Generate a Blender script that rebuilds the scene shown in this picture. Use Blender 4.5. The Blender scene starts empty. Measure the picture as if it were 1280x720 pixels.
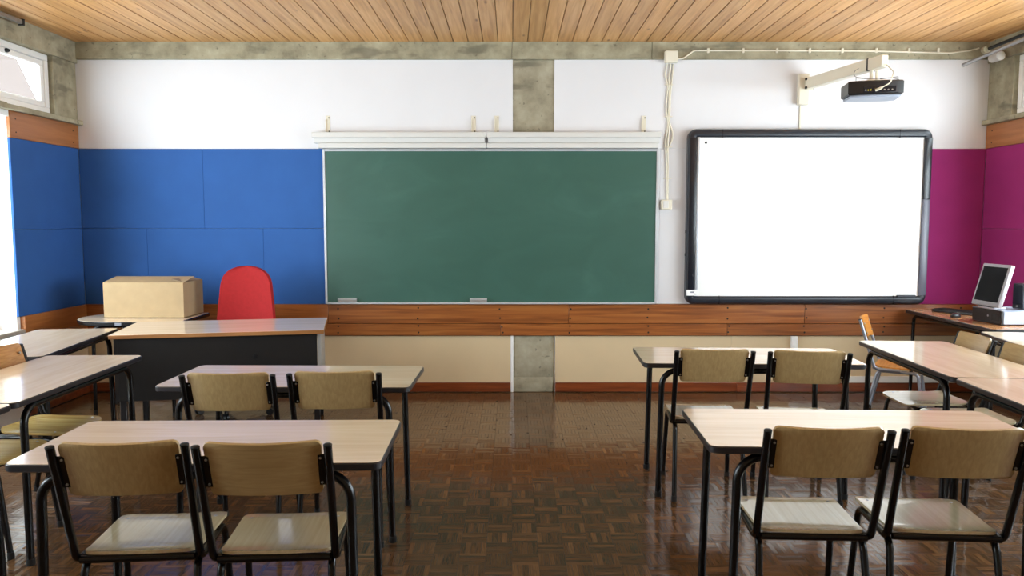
import bpy, bmesh, math, random
from mathutils import Vector, Matrix
random.seed(7)
R = math.radians
C = bpy.context.scene.collection
SC = bpy.context.scene

# ------------------------------------------------------------------ camera, sky, exposure
cam = bpy.data.objects.new('camera', bpy.data.cameras.new('camera'))
C.objects.link(cam)
cam.location = (0, 0, 1.515)
cam.rotation_euler = (R(90 - 4.84), 0, 0)
cam.data.sensor_width = 36.0
cam.data.lens = 980.0 / 1280.0 * 36.0
cam.data.clip_start = 0.05
SC.camera = cam

SKY = 15.0
w = bpy.data.worlds.new('world'); SC.world = w; w.use_nodes = True
bg = w.node_tree.nodes['Background']
bg.inputs[0].default_value = (0.86, 0.94, 1.0, 1)
bg.inputs[1].default_value = SKY

SC.view_settings.view_transform = 'Standard'
SC.view_settings.look = 'None'
SC.view_settings.gamma = 1.0
SC.view_settings.use_curve_mapping = False
SC.view_settings.exposure = 0.0
SC.cycles.use_denoising = True
SC.cycles.max_bounces = 12
SC.cycles.diffuse_bounces = 7
SC.cycles.transparent_max_bounces = 16
SC.cycles.sample_clamp_indirect = 8.0

# room constants (metres)
XL, XR, YB, YF = -3.765, 4.117, 6.892, -2.6
ZC, ZBEAM = 3.05, 2.905
LEFT_WINDOWS = [(3.42, 5.95), (1.2, 3.17)]
RIGHT_WINDOWS = [(3.3, 6.12), (1.2, 3.05)]
LEFT_HIGH = [(4.62, 6.55), (2.55, 4.5), (0.48, 2.43)]
RIGHT_HIGH = [(4.62, 6.55), (2.55, 4.5), (0.48, 2.43)]

def portal(name, x, y0, y1, z0, z1, into):
    l = bpy.data.lights.new(name, 'AREA'); l.shape = 'RECTANGLE'
    l.size = y1 - y0; l.size_y = z1 - z0
    l.cycles.is_portal = True
    o = bpy.data.objects.new(name, l); C.objects.link(o)
    o.location = (x, (y0 + y1) / 2, (z0 + z1) / 2)
    # the light looks along -Z local: turn it to look along +X or -X, its x axis along world Y
    if into > 0:
        o.rotation_euler = Matrix(((0, 0, -1), (1, 0, 0), (0, -1, 0))).to_euler()
    else:
        o.rotation_euler = Matrix(((0, 0, 1), (1, 0, 0), (0, 1, 0))).to_euler()
for a, b in LEFT_WINDOWS: portal('window_portal', XL - 0.24, a, b, 0.69, 2.30, 1)
for a, b in RIGHT_WINDOWS: portal('window_portal', XR + 0.24, a, b, 0.69, 2.30, -1)
for a, b in LEFT_HIGH: portal('window_portal', XL - 0.24, a, b, 2.40, 2.84, 1)
for a, b in RIGHT_HIGH: portal('window_portal', XR + 0.24, a, b, 2.40, 2.84, -1)

# ------------------------------------------------------------------ materials
def lin(c):
    out = []
    for v in c:
        v /= 255.0
        out.append(v / 12.92 if v <= 0.04045 else ((v + 0.055) / 1.055) ** 2.4)
    return (*out, 1)

def new_mat(name):
    m = bpy.data.materials.new(name); m.use_nodes = True
    return m, m.node_tree, m.node_tree.nodes['Principled BSDF']

def N(nt, kind, **kw):
    n = nt.nodes.new(kind)
    for k, v in kw.items():
        if k.startswith('i_'):
            n.inputs[k[2:].replace('_', ' ')].default_value = v
        else:
            setattr(n, k, v)
    return n

def ramp(nt, src, stops):
    r = N(nt, 'ShaderNodeValToRGB')
    e = r.color_ramp.elements
    while len(e) < len(stops): e.new(0.5)
    for el, (p, c) in zip(e, stops):
        el.position = p; el.color = c
    nt.links.new(src, r.inputs[0])
    return r

def coords(nt, scale, kind='Object', rand=True):
    tc = N(nt, 'ShaderNodeTexCoord'); mp = N(nt, 'ShaderNodeMapping')
    mp.inputs['Scale'].default_value = scale
    nt.links.new(tc.outputs[kind], mp.inputs['Vector'])
    if rand:
        oi = N(nt, 'ShaderNodeObjectInfo'); mu = N(nt, 'ShaderNodeMath', operation='MULTIPLY')
        mu.inputs[1].default_value = 37.0
        nt.links.new(oi.outputs['Random'], mu.inputs[0])
        nt.links.new(mu.outputs[0], mp.inputs['Location'])
    return mp.outputs[0]

def plain(name, c, rough=0.5, metal=0.0, spec=0.5, noise=0.06, scale=9.0, bump=0.0, coat=0.0):
    m, nt, p = new_mat(name)
    p.inputs['Roughness'].default_value = rough
    p.inputs['Metallic'].default_value = metal
    p.inputs['Specular IOR Level'].default_value = spec
    p.inputs['Coat Weight'].default_value = coat
    col = lin(c)
    n = N(nt, 'ShaderNodeTexNoise'); n.inputs['Scale'].default_value = scale; n.inputs['Detail'].default_value = 4
    nt.links.new(coords(nt, (1, 1, 1)), n.inputs['Vector'])
    lo = tuple(v * (1 - noise) for v in col[:3]) + (1,); hi = tuple(min(1, v * (1 + noise)) for v in col[:3]) + (1,)
    r = ramp(nt, n.outputs['Fac'], [(0.3, lo), (0.7, hi)])
    nt.links.new(r.outputs[0], p.inputs['Base Color'])
    if bump:
        b = N(nt, 'ShaderNodeBump'); b.inputs['Strength'].default_value = bump; b.inputs['Distance'].default_value = 0.002
        n2 = N(nt, 'ShaderNodeTexNoise'); n2.inputs['Scale'].default_value = scale * 12
        nt.links.new(coords(nt, (1, 1, 1)), n2.inputs['Vector'])
        nt.links.new(n2.outputs['Fac'], b.inputs['Height']); nt.links.new(b.outputs[0], p.inputs['Normal'])
    return m

def wood(name, dark, mid, light, rough, stretch, coat=0.0, knots=False, spread=0.12, spec=0.5, bump=0.03):
    """stretch = mapping scale; the grain runs along the axis with the small number"""
    m, nt, p = new_mat(name)
    v = coords(nt, stretch)
    n1 = N(nt, 'ShaderNodeTexNoise'); n1.inputs['Scale'].default_value = 2.2; n1.inputs['Detail'].default_value = 6; n1.inputs['Distortion'].default_value = 0.6
    nt.links.new(v, n1.inputs['Vector'])
    r = ramp(nt, n1.outputs['Fac'], [(0.28, lin(dark)), (0.5, lin(mid)), (0.72, lin(light))])
    out = r.outputs[0]
    if knots:
        vo = N(nt, 'ShaderNodeTexVoronoi'); vo.inputs['Scale'].default_value = 1.0
        nt.links.new(coords(nt, (7, 2.1, 7)), vo.inputs['Vector'])
        kr = ramp(nt, vo.outputs['Distance'], [(0.03, (1, 1, 1, 1)), (0.11, (0, 0, 0, 1))])
        mx = N(nt, 'ShaderNodeMix', data_type='RGBA')
        nt.links.new(kr.outputs[0], mx.inputs['Factor']); nt.links.new(out, mx.inputs['A'])
        mx.inputs['B'].default_value = lin((120, 70, 32)); out = mx.outputs['Result']
    oi = N(nt, 'ShaderNodeObjectInfo')
    mr = N(nt, 'ShaderNodeMapRange'); mr.inputs['To Min'].default_value = 1 - spread; mr.inputs['To Max'].default_value = 1 + spread * 0.6
    nt.links.new(oi.outputs['Random'], mr.inputs['Value'])
    hs = N(nt, 'ShaderNodeHueSaturation')
    nt.links.new(mr.outputs[0], hs.inputs['Value']); nt.links.new(out, hs.inputs['Color'])
    nt.links.new(hs.outputs[0], p.inputs['Base Color'])
    p.inputs['Roughness'].default_value = rough; p.inputs['Coat Weight'].default_value = coat
    p.inputs['Coat Roughness'].default_value = 0.08
    p.inputs['Specular IOR Level'].default_value = spec
    b = N(nt, 'ShaderNodeBump'); b.inputs['Strength'].default_value = bump; b.inputs['Distance'].default_value = 0.001
    nt.links.new(n1.outputs['Fac'], b.inputs['Height']); nt.links.new(b.outputs[0], p.inputs['Normal'])
    return m

def concrete(name, a, b_, c_):
    m, nt, p = new_mat(name)
    v = coords(nt, (1, 1, 1), rand=False)
    n1 = N(nt, 'ShaderNodeTexNoise'); n1.inputs['Scale'].default_value = 4.5; n1.inputs['Detail'].default_value = 8; n1.inputs['Roughness'].default_value = 0.65
    nt.links.new(v, n1.inputs['Vector'])
    r = ramp(nt, n1.outputs['Fac'], [(0.3, lin(a)), (0.48, lin(b_)), (0.7, lin(c_))])
    n2 = N(nt, 'ShaderNodeTexNoise'); n2.inputs['Scale'].default_value = 2.3; n2.inputs['Detail'].default_value = 3
    nt.links.new(coords(nt, (1.0, 1.0, 3.0), rand=False), n2.inputs['Vector'])
    st = ramp(nt, n2.outputs['Fac'], [(0.60, (0, 0, 0, 1)), (0.68, (1, 1, 1, 1))])
    n3 = N(nt, 'ShaderNodeTexNoise'); n3.inputs['Scale'].default_value = 26; n3.inputs['Detail'].default_value = 2
    nt.links.new(v, n3.inputs['Vector'])
    pit = ramp(nt, n3.outputs['Fac'], [(0.68, (0, 0, 0, 1)), (0.74, (1, 1, 1, 1))])
    mx = N(nt, 'ShaderNodeMix', data_type='RGBA'); mx.inputs['B'].default_value = lin(tuple(x * 0.72 for x in a))
    fm = N(nt, 'ShaderNodeMath', operation='MULTIPLY'); fm.inputs[1].default_value = 0.6
    ad = N(nt, 'ShaderNodeMath', operation='MAXIMUM')
    nt.links.new(st.outputs[0], ad.inputs[0]); nt.links.new(pit.outputs[0], ad.inputs[1]); nt.links.new(ad.outputs[0], fm.inputs[0])
    nt.links.new(fm.outputs[0], mx.inputs['Factor']); nt.links.new(r.outputs[0], mx.inputs['A'])
    nt.links.new(mx.outputs['Result'], p.inputs['Base Color'])
    p.inputs['Roughness'].default_value = 0.85
    b = N(nt, 'ShaderNodeBump'); b.inputs['Strength'].default_value = 0.35; b.inputs['Distance'].default_value = 0.004
    nt.links.new(n1.outputs['Fac'], b.inputs['Height']); nt.links.new(b.outputs[0], p.inputs['Normal'])
    return m

TILE = 0.12
def parquet():
    m, nt, p = new_mat('parquet')
    g = N(nt, 'ShaderNodeNewGeometry')
    sc = N(nt, 'ShaderNodeVectorMath', operation='SCALE'); sc.inputs['Scale'].default_value = 1 / TILE
    nt.links.new(g.outputs['Position'], sc.inputs[0])
    fl = N(nt, 'ShaderNodeVectorMath', operation='FLOOR'); nt.links.new(sc.outputs[0], fl.inputs[0])
    fr = N(nt, 'ShaderNodeVectorMath', operation='FRACTION'); nt.links.new(sc.outputs[0], fr.inputs[0])
    sf = N(nt, 'ShaderNodeSeparateXYZ'); nt.links.new(fl.outputs[0], sf.inputs[0])
    sr = N(nt, 'ShaderNodeSeparateXYZ'); nt.links.new(fr.outputs[0], sr.inputs[0])
    def M(op, a, b=None):
        n = N(nt, 'ShaderNodeMath', operation=op)
        for i, q in enumerate((a, b)):
            if q is None: continue
            if isinstance(q, (int, float)): n.inputs[i].default_value = q
            else: nt.links.new(q, n.inputs[i])
        return n.outputs[0]
    par = M('FLOORED_MODULO', M('ADD', sf.outputs[0], sf.outputs[1]), 2)
    inv = M('SUBTRACT', 1, par)
    across = M('ADD', M('MULTIPLY', sr.outputs[0], par), M('MULTIPLY', sr.outputs[1], inv))
    along = M('ADD', M('MULTIPLY', sr.outputs[1], par), M('MULTIPLY', sr.outputs[0], inv))
    strip = M('FLOOR', M('MULTIPLY', across, 5))
    cb = N(nt, 'ShaderNodeCombineXYZ')
    nt.links.new(sf.outputs[0], cb.inputs[0]); nt.links.new(sf.outputs[1], cb.inputs[1]); nt.links.new(strip, cb.inputs[2])
    wn = N(nt, 'ShaderNodeTexWhiteNoise', noise_dimensions='3D'); nt.links.new(cb.outputs[0], wn.inputs['Vector'])
    r = ramp(nt, wn.outputs['Value'], [(0.0, lin((80, 57, 37))), (0.35, lin((90, 64, 41))), (0.75, lin((97, 69, 44))), (1.0, lin((116, 84, 54)))])
    # fine grain along each finger
    gv = N(nt, 'ShaderNodeCombineXYZ')
    nt.links.new(M('MULTIPLY', along, 1.5), gv.inputs[0]); nt.links.new(M('MULTIPLY', across, 48), gv.inputs[1])
    nt.links.new(M('MULTIPLY', wn.outputs['Value'], 50), gv.inputs[2])
    gn = N(nt, 'ShaderNodeTexNoise'); gn.inputs['Scale'].default_value = 1.0; gn.inputs['Detail'].default_value = 3
    nt.links.new(gv.outputs[0], gn.inputs['Vector'])
    gr = N(nt, 'ShaderNodeMapRange'); gr.inputs['From Min'].default_value = .3; gr.inputs['From Max'].default_value = .7
    gr.inputs['To Min'].default_value = 0.6; gr.inputs['To Max'].default_value = 1.35
    nt.links.new(gn.outputs['Fac'], gr.inputs['Value'])
    # broad wear patches
    wv = N(nt, 'ShaderNodeTexNoise'); wv.inputs['Scale'].default_value = 1.1; wv.inputs['Detail'].default_value = 3
    nt.links.new(g.outputs['Position'], wv.inputs['Vector'])
    wr = N(nt, 'ShaderNodeMapRange'); wr.inputs['From Min'].default_value = .3; wr.inputs['From Max'].default_value = .7
    wr.inputs['To Min'].default_value = 0.85; wr.inputs['To Max'].default_value = 1.1
    nt.links.new(wv.outputs['Fac'], wr.inputs['Value'])
    hs = N(nt, 'ShaderNodeHueSaturation')
    nt.links.new(M('MULTIPLY', gr.outputs[0], wr.outputs[0]), hs.inputs['Value']); nt.links.new(r.outputs[0], hs.inputs['Color'])
    nt.links.new(hs.outputs[0], p.inputs['Base Color'])
    rr = N(nt, 'ShaderNodeMapRange'); rr.inputs['To Min'].default_value = 0.07; rr.inputs['To Max'].default_value = 0.18
    nt.links.new(wv.outputs['Fac'], rr.inputs['Value']); nt.links.new(rr.outputs[0], p.inputs['Roughness'])
    p.inputs['Specular IOR Level'].default_value = 0.5
    b = N(nt, 'ShaderNodeBump'); b.inputs['Strength'].default_value = 0.12; b.inputs['Distance'].default_value = 0.001
    nt.links.new(gn.outputs['Fac'], b.inputs['Height']); nt.links.new(b.outputs[0], p.inputs['Normal'])
    return m

def glass():
    m, nt, p = new_mat('window_glass')
    tr = N(nt, 'ShaderNodeBsdfTransparent'); tr.inputs[0].default_value = (0.96, 0.98, 0.98, 1)
    gl = N(nt, 'ShaderNodeBsdfGlossy'); gl.inputs['Roughness'].default_value = 0.02
    lw = N(nt, 'ShaderNodeLayerWeight'); lw.inputs[0].default_value = 0.5
    pw = N(nt, 'ShaderNodeMath', operation='POWER'); pw.inputs[1].default_value = 5
    fz = N(nt, 'ShaderNodeMapRange'); fz.inputs['To Min'].default_value = 0.04; fz.inputs['To Max'].default_value = 0.9
    nt.links.new(lw.outputs['Facing'], pw.inputs[0]); nt.links.new(pw.outputs[0], fz.inputs['Value'])
    mx = N(nt, 'ShaderNodeMixShader')
    nt.links.new(fz.outputs[0], mx.inputs[0]); nt.links.new(tr.outputs[0], mx.inputs[1]); nt.links.new(gl.outputs[0], mx.inputs[2])
    nt.links.new(mx.outputs[0], nt.nodes['Material Output'].inputs['Surface'])
    return m

def chalk_green():
    m, nt, p = new_mat('chalkboard_green')
    n1 = N(nt, 'ShaderNodeTexNoise'); n1.inputs['Scale'].default_value = 2.2; n1.inputs['Detail'].default_value = 7; n1.inputs['Distortion'].default_value = 1.2
    nt.links.new(coords(nt, (0.8, 1, 1.4), rand=False), n1.inputs['Vector'])
    r = ramp(nt, n1.outputs['Fac'], [(0.35, lin((54, 90, 80))), (0.6, lin((58, 95, 85))), (0.8, lin((66, 103, 93)))])
    nt.links.new(r.outputs[0], p.inputs['Base Color']); p.inputs['Roughness'].default_value = 0.36
    p.inputs['Specular IOR Level'].default_value = 0.5
    return m

M = {}
M['plaster'] = plain('white_plaster', (222, 222, 226), 0.75, noise=0.015, scale=2.5)
M['plaster_paint'] = plain('white_gloss_paint', (240, 240, 238), 0.4, noise=0.02, scale=4)
M['beige'] = plain('beige_panel_paint', (208, 186, 150), 0.5, noise=0.03, scale=3)
M['blue'] = plain('blue_felt', (50, 92, 156), 0.85, noise=0.05, scale=5, bump=0.15, spec=0.2)
M['magenta'] = plain('magenta_felt', (146, 42, 104), 0.85, noise=0.05, scale=5, bump=0.15, spec=0.2)
M['concrete'] = concrete('raw_concrete', (120, 113, 93), (152, 145, 121), (178, 171, 146))
M['concrete_col'] = concrete('column_concrete', (122, 115, 96), (152, 144, 122), (176, 169, 148))
M['ceiling'] = wood('pine_planking', (176, 124, 70), (202, 150, 92), (216, 170, 114), 0.42, (16, 0.7, 16), knots=True, spread=0.13)
M['band'] = wood('varnished_board', (112, 60, 24), (146, 84, 38), (170, 106, 52), 0.36, (0.7, 12, 16), coat=0.12, spread=0.12)
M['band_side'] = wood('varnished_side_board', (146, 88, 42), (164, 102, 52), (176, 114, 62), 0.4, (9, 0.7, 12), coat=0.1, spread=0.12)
M['base'] = wood('reddish_skirting', (92, 42, 20), (122, 58, 28), (142, 74, 38), 0.3, (0.9, 12, 14), coat=0.3)
M['lam'] = wood('beech_laminate', (218, 196, 168), (227, 207, 180), (234, 216, 191), 0.13, (0.8, 9, 9), coat=0.3, spread=0.04, spec=0.55, bump=0.0)
M['desklam'] = wood('desk_laminate', (222, 208, 194), (230, 218, 206), (236, 226, 215), 0.11, (0.8, 9, 9), coat=0.4, spread=0.02, spec=0.5, bump=0.0)
M['deskedge'] = wood('desk_edge', (120, 78, 40), (150, 102, 58), (168, 120, 74), 0.35, (0.8, 9, 9), spread=0.02)
M['pclam'] = wood('computer_desk_laminate', (150, 100, 60), (176, 124, 82), (192, 144, 102), 0.2, (9, 0.8, 9), spread=0.02, bump=0.0)
M['ply_v'] = wood('plywood_upright_grain', (166, 139, 94), (176, 150, 104), (185, 160, 114), 0.32, (46, 46, 1.2), coat=0.25, spread=0.06)
M['ply_h'] = wood('plywood_level_grain', (166, 139, 94), (176, 150, 104), (185, 160, 114), 0.32, (1.2, 46, 46), coat=0.25, spread=0.06)
M['ply_seat'] = wood('plywood_seat', (192, 172, 134), (200, 181, 144), (207, 189, 154), 0.2, (36, 1.1, 36), coat=0.8, spread=0.06)
M['ply_orange'] = wood('orange_plywood', (186, 116, 46), (208, 138, 62), (222, 158, 82), 0.3, (1.3, 20, 20), coat=0.3, spread=0.04)
M['ply_tan'] = wood('tan_plywood', (158, 108, 54), (178, 126, 68), (194, 144, 84), 0.3, (1.2, 40, 40), coat=0.3, spread=0.04)
M['ply_stripe'] = wood('striped_plywood', (160, 124, 66), (196, 164, 98), (214, 188, 126), 0.25, (26, 1.0, 26), coat=0.6, spread=0.04)
M['black'] = plain('black_enamel', (9, 9, 11), 0.25, spec=0.4, noise=0.05)
M['edge'] = plain('black_edge_moulding', (34, 32, 36), 0.35, noise=0.06)
M['cap'] = plain('black_rubber', (20, 20, 20), 0.7)
M['steel'] = plain('grey_tube_steel', (140, 143, 152), 0.3, metal=0.6)
M['rivet'] = plain('rivet_metal', (170, 170, 170), 0.3, metal=0.9)
M['alu'] = plain('aluminium', (205, 208, 212), 0.35, metal=0.4)
M['green'] = chalk_green()
M['railwhite'] = plain('white_lacquer', (212, 211, 208), 0.35, noise=0.01)
M['cream'] = plain('cream_plastic', (226, 220, 202), 0.45, noise=0.02)
M['iwb'] = plain('slate_plastic', (34, 38, 47), 0.3, noise=0.03)
M['iwb_dark'] = plain('dark_slate_plastic', (27, 30, 38), 0.25, noise=0.03)
M['iwb_light'] = plain('grey_slate_plastic', (96, 98, 112), 0.3, noise=0.03)
M['silver'] = plain('silver_trim', (205, 212, 222), 0.3, metal=0.5)
M['screenwhite'] = plain('white_melamine', (246, 247, 247), 0.22, noise=0.005)
M['red'] = plain('red_upholstery', (160, 34, 36), 0.85, noise=0.07, scale=40, bump=0.25, spec=0.25)
M['bluegrey'] = plain('blue_grey_plastic', (72, 80, 108), 0.4)
M['deskpanel'] = plain('dark_modesty_panel', (24, 22, 22), 0.5, spec=0.35, noise=0.08)
M['grey'] = plain('grey_metal', (150, 146, 142), 0.4, metal=0.2)
M['card'] = plain('cardboard', (166, 142, 106), 0.8, noise=0.05, scale=14, bump=0.1)
M['card_in'] = plain('cardboard_inside', (150, 128, 100), 0.85, noise=0.05, scale=14)
M['pc_black'] = plain('black_computer_plastic', (22, 22, 25), 0.35)
M['pc_grey'] = plain('grey_computer_case', (148, 156, 172), 0.4)
M['pc_silver'] = plain('silver_computer_plastic', (150, 148, 154), 0.35, metal=0.3)
M['lcd'] = plain('dark_screen', (5, 5, 7), 0.5, spec=0.06)
M['pipe'] = plain('zinc_rail', (150, 150, 150), 0.35, metal=0.7, noise=0.15, scale=20)
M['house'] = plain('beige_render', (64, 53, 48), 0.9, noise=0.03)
M['floor'] = parquet()
M['sub'] = plain('dark_joint', (46, 28, 17), 0.8)
M['gap'] = plain('ceiling_gap_dark', (70, 44, 24), 0.9)
M['glass'] = glass()
M['yellow'] = plain('yellow_paint_fleck', (190, 180, 40), 0.5)
M['stickergrey'] = plain('sticker_print', (120, 124, 140), 0.6)
M['sill'] = plain('pale_stone_sill', (190, 184, 172), 0.6, noise=0.06)

# ------------------------------------------------------------------ mesh helpers
class MB:
    def __init__(s): s.bm = bmesh.new()
    def box(s, x0, x1, y0, y1, z0, z1, bevel=0.0, seg=1, mat=None):
        r = bmesh.ops.create_cube(s.bm, size=1.0)
        vs = r['verts']
        for v in vs:
            v.co = Vector(((x0 + x1) / 2 + v.co.x * (x1 - x0), (y0 + y1) / 2 + v.co.y * (y1 - y0), (z0 + z1) / 2 + v.co.z * (z1 - z0)))
        if bevel:
            es = {e for v in vs for e in v.link_edges}
            q = bmesh.ops.bevel(s.bm, geom=list(es), offset=bevel, segments=seg, affect='EDGES', profile=0.5)
            vs = list({v for f in q['faces'] for v in f.verts} | {v for v in vs if v.is_valid})
        if mat is not None:
            for v in vs:
                if v.is_valid: v.co = mat @ v.co
        return s
    def loft(s, rings, cap=True, closed=False):
        rr = [[s.bm.verts.new(p) for p in ring] for ring in rings]
        n = len(rr[0])
        pairs = list(zip(rr[:-1], rr[1:])) + ([(rr[-1], rr[0])] if closed else [])
        for a, b in pairs:
            for i in range(n):
                j = (i + 1) % n
                try: s.bm.faces.new((a[i], a[j], b[j], b[i]))
                except ValueError: pass
        if cap and not closed:
            s.bm.faces.new(rr[0][::-1]); s.bm.faces.new(rr[-1])
        return s
    def tube(s, pts, r, n=10, bend=0.0, seg=6, closed=False):
        pts = [Vector(p) for p in pts]
        if bend: pts = fillet(pts, bend, seg)
        t0 = (pts[1] - pts[0]).normalized()
        up = Vector((0, 0, 1)) if abs(t0.z) < 0.9 else Vector((1, 0, 0))
        nx = t0.cross(up).normalized()
        rings = []
        for i, p in enumerate(pts):
            a = pts[max(0, i - 1)]; b = pts[min(len(pts) - 1, i + 1)]
            t = (b - a).normalized()
            nx = (nx - t * nx.dot(t)).normalized(); ny = t.cross(nx)
            rings.append([p + (nx * math.cos(2 * math.pi * k / n) + ny * math.sin(2 * math.pi * k / n)) * r for k in range(n)])
        return s.loft(rings)
    def lathe(s, prof, n=20, at=(0, 0, 0), axis='Z'):
        rings = []
        for r, h in prof:
            ring = []
            for k in range(n):
                c, q = r * math.cos(2 * math.pi * k / n), r * math.sin(2 * math.pi * k / n)
                v = (c, q, h) if axis == 'Z' else ((c, h, q) if axis == 'Y' else (h, c, q))
                ring.append(Vector(v) + Vector(at))
            rings.append(ring)
        return s.loft(rings)
    def prism(s, outline, z0, z1, chamfer=0.0):
        """outline: list of (x, y), counter-clockwise, extruded along z"""
        o = [Vector((p[0], p[1], 0)) for p in outline]
        if chamfer:
            inn = inset(o, chamfer)
            rings = [[(p.x, p.y, z0) for p in inn], [(p.x, p.y, z0 + chamfer) for p in o], [(p.x, p.y, z1 - chamfer) for p in o], [(p.x, p.y, z1) for p in inn]]
        else:
            rings = [[(p.x, p.y, z0) for p in o], [(p.x, p.y, z1) for p in o]]
        return s.loft(rings)
    def sheet(s, nu, nv, fn, th):
        """fn(u,v) -> (point, normal), u and v in -1..1; a curved board th thick"""
        top, bot = [], []
        for j in range(nv):
            v = -1 + 2 * j / (nv - 1); rt, rb = [], []
            for i in range(nu):
                u = -1 + 2 * i / (nu - 1)
                p, nrm = fn(u, v)
                rt.append(s.bm.verts.new(Vector(p) + Vector(nrm) * th / 2)); rb.append(s.bm.verts.new(Vector(p) - Vector(nrm) * th / 2))
            top.append(rt); bot.append(rb)
        for j in range(nv - 1):
            for i in range(nu - 1):
                s.bm.faces.new((top[j][i], top[j][i + 1], top[j + 1][i + 1], top[j + 1][i]))
                s.bm.faces.new((bot[j][i], bot[j + 1][i], bot[j + 1][i + 1], bot[j][i + 1]))
        rim = [(0, i) for i in range(nu)] + [(j, nu - 1) for j in range(1, nv)] + [(nv - 1, i) for i in range(nu - 2, -1, -1)] + [(j, 0) for j in range(nv - 2, 0, -1)]
        for k in range(len(rim)):
            a, b = rim[k], rim[(k + 1) % len(rim)]
            s.bm.faces.new((top[a[0]][a[1]], bot[a[0]][a[1]], bot[b[0]][b[1]], top[b[0]][b[1]]))
        return s
    def move(s, mat):
        for v in s.bm.verts: v.co = mat @ v.co
        return s
    def mesh(s, name, material, angle=38):
        bmesh.ops.recalc_face_normals(s.bm, faces=s.bm.faces[:])
        me = bpy.data.meshes.new(name); s.bm.to_mesh(me); s.bm.free()
        me.materials.append(material)
        me.polygons.foreach_set('use_smooth', [True] * len(me.polygons))
        me.set_sharp_from_angle(angle=R(angle))
        return me
    def build(s, name, material, parent=None, angle=38):
        return put(name, s.mesh(name, material, angle), parent)

def put(name, me, parent=None, loc=None, rot=None):
    o = bpy.data.objects.new(name, me); C.objects.link(o)
    if parent is not None: o.parent = parent
    if loc is not None: o.location = loc
    if rot is not None: o.rotation_euler = rot
    return o

def fillet(pts, r, seg):
    out = [pts[0]]
    for a, p, b in zip(pts[:-2], pts[1:-1], pts[2:]):
        da, db = (a - p), (b - p)
        ang = da.angle(db)
        if ang > R(178): out.append(p); continue
        d = min(r / math.tan(ang / 2), da.length * 0.48, db.length * 0.48)
        rr = d * math.tan(ang / 2)
        p0, p1 = p + da.normalized() * d, p + db.normalized() * d
        c = p + (da.normalized() + db.normalized()).normalized() * (rr / math.sin(ang / 2))
        v0, v1 = p0 - c, p1 - c
        tot = v0.angle(v1); ax = v0.cross(v1).normalized()
        for k in range(seg + 1):
            out.append(c + Matrix.Rotation(tot * k / seg, 3, ax) @ v0)
    out.append(pts[-1])
    return out

def inset(o, d):
    n = len(o); res = []
    for i in range(n):
        a, p, b = o[i - 1], o[i], o[(i + 1) % n]
        e1 = (p - a).normalized(); e2 = (b - p).normalized()
        n1 = Vector((-e1.y, e1.x, 0)); n2 = Vector((-e2.y, e2.x, 0))
        m = (n1 + n2)
        m = m / max(0.25, m.length_squared) * 2
        res.append(p + m * d)
    return res

def rrect(w, d, r, seg=5):
    pts = []
    for cx, cy, a0 in ((w / 2 - r, d / 2 - r, 0), (-w / 2 + r, d / 2 - r, 90), (-w / 2 + r, -d / 2 + r, 180), (w / 2 - r, -d / 2 + r, 270)):
        for k in range(seg + 1):
            a = R(a0 + 90 * k / seg)
            pts.append((cx + r * math.cos(a), cy + r * math.sin(a)))
    return pts

def thing(name, label, cat, loc=(0, 0, 0), rz=0.0, group=None):
    o = bpy.data.objects.new(name, None); C.objects.link(o)
    o.empty_display_size = 0.1
    o.location = loc; o.rotation_euler = (0, 0, rz)
    tag(o, label, cat, group)
    return o
def tag(o, label, cat, group=None):
    o['label'] = label; o['category'] = cat
    if group: o['group'] = group
    return o
def structure(o):
    o['kind'] = 'structure'; return o
def children(o): return [c for c in CH.get(o.name, [])]
def dup(root, loc, rz, label, group=None):
    kids = {}
    for q in list(C.objects):
        if q.parent is not None: kids.setdefault(q.parent.name, []).append(q)
    def rec(src, par):
        c = src.copy(); C.objects.link(c)
        if par is not None: c.parent = par
        for k in kids.get(src.name, []): rec(k, c)
        return c
    r = rec(root, None)
    r.location = loc; r.rotation_euler = (0, 0, rz); r['label'] = label
    if group: r['group'] = group
    return r

# ------------------------------------------------------------------ floor
floor = structure(MB().box(XL - 0.3, XR + 0.3, YF - 0.3, YB + 0.25, -0.12, -0.0015).build('floor', M['sub']))
def tile_geo(mb, ox, oy, vertical, rng):
    wdt = TILE / 5
    for k in range(5):
        g = 0.0005
        a0, a1 = k * wdt + g, (k + 1) * wdt - g
        h = -0.0009 + rng.uniform(-0.0002, 0.0002)
        t1, t2 = rng.uniform(-0.0002, 0.0002), rng.uniform(-0.0006, 0.0006)
        tops, lows = [], []
        for (a, b, sa, sb) in ((a0, g, -1, -1), (a1, g, 1, -1), (a1, TILE - g, 1, 1), (a0, TILE - g, -1, 1)):
            ch = 0.0004
            at, bt = a - sa * ch, b - sb * ch
            zt = h + t1 * sa + t2 * sb
            pt = (at, bt, zt) if vertical else (bt, at, zt)
            pl = (a, b, -0.0018) if vertical else (b, a, -0.0018)
            tops.append(mb.bm.verts.new((ox + pt[0], oy + pt[1], pt[2]))); lows.append(mb.bm.verts.new((ox + pl[0], oy + pl[1], pl[2])))
        mb.bm.faces.new(tops)
        for i in range(4):
            j = (i + 1) % 4
            mb.bm.faces.new((lows[i], lows[j], tops[j], tops[i]))
cells = []
for i in range(math.floor(XL / TILE), math.ceil(XR / TILE)):
    for j in range(math.floor(YF / TILE), math.ceil(YB / TILE)):
        cells.append((i, j))
def in_view(i, j):
    x, y = (i + .5) * TILE, (j + .5) * TILE
    return y > 3.02 and abs(x) < 0.67 * y
near = sorted([c for c in cells if in_view(*c)], key=lambda c: ((c[0] + .5) * TILE) ** 2 * 0.35 + ((c[1] + .5) * TILE) ** 2)[:298]
nearset = set(near)
rng = random.Random(3)
tiles = {}
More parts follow.
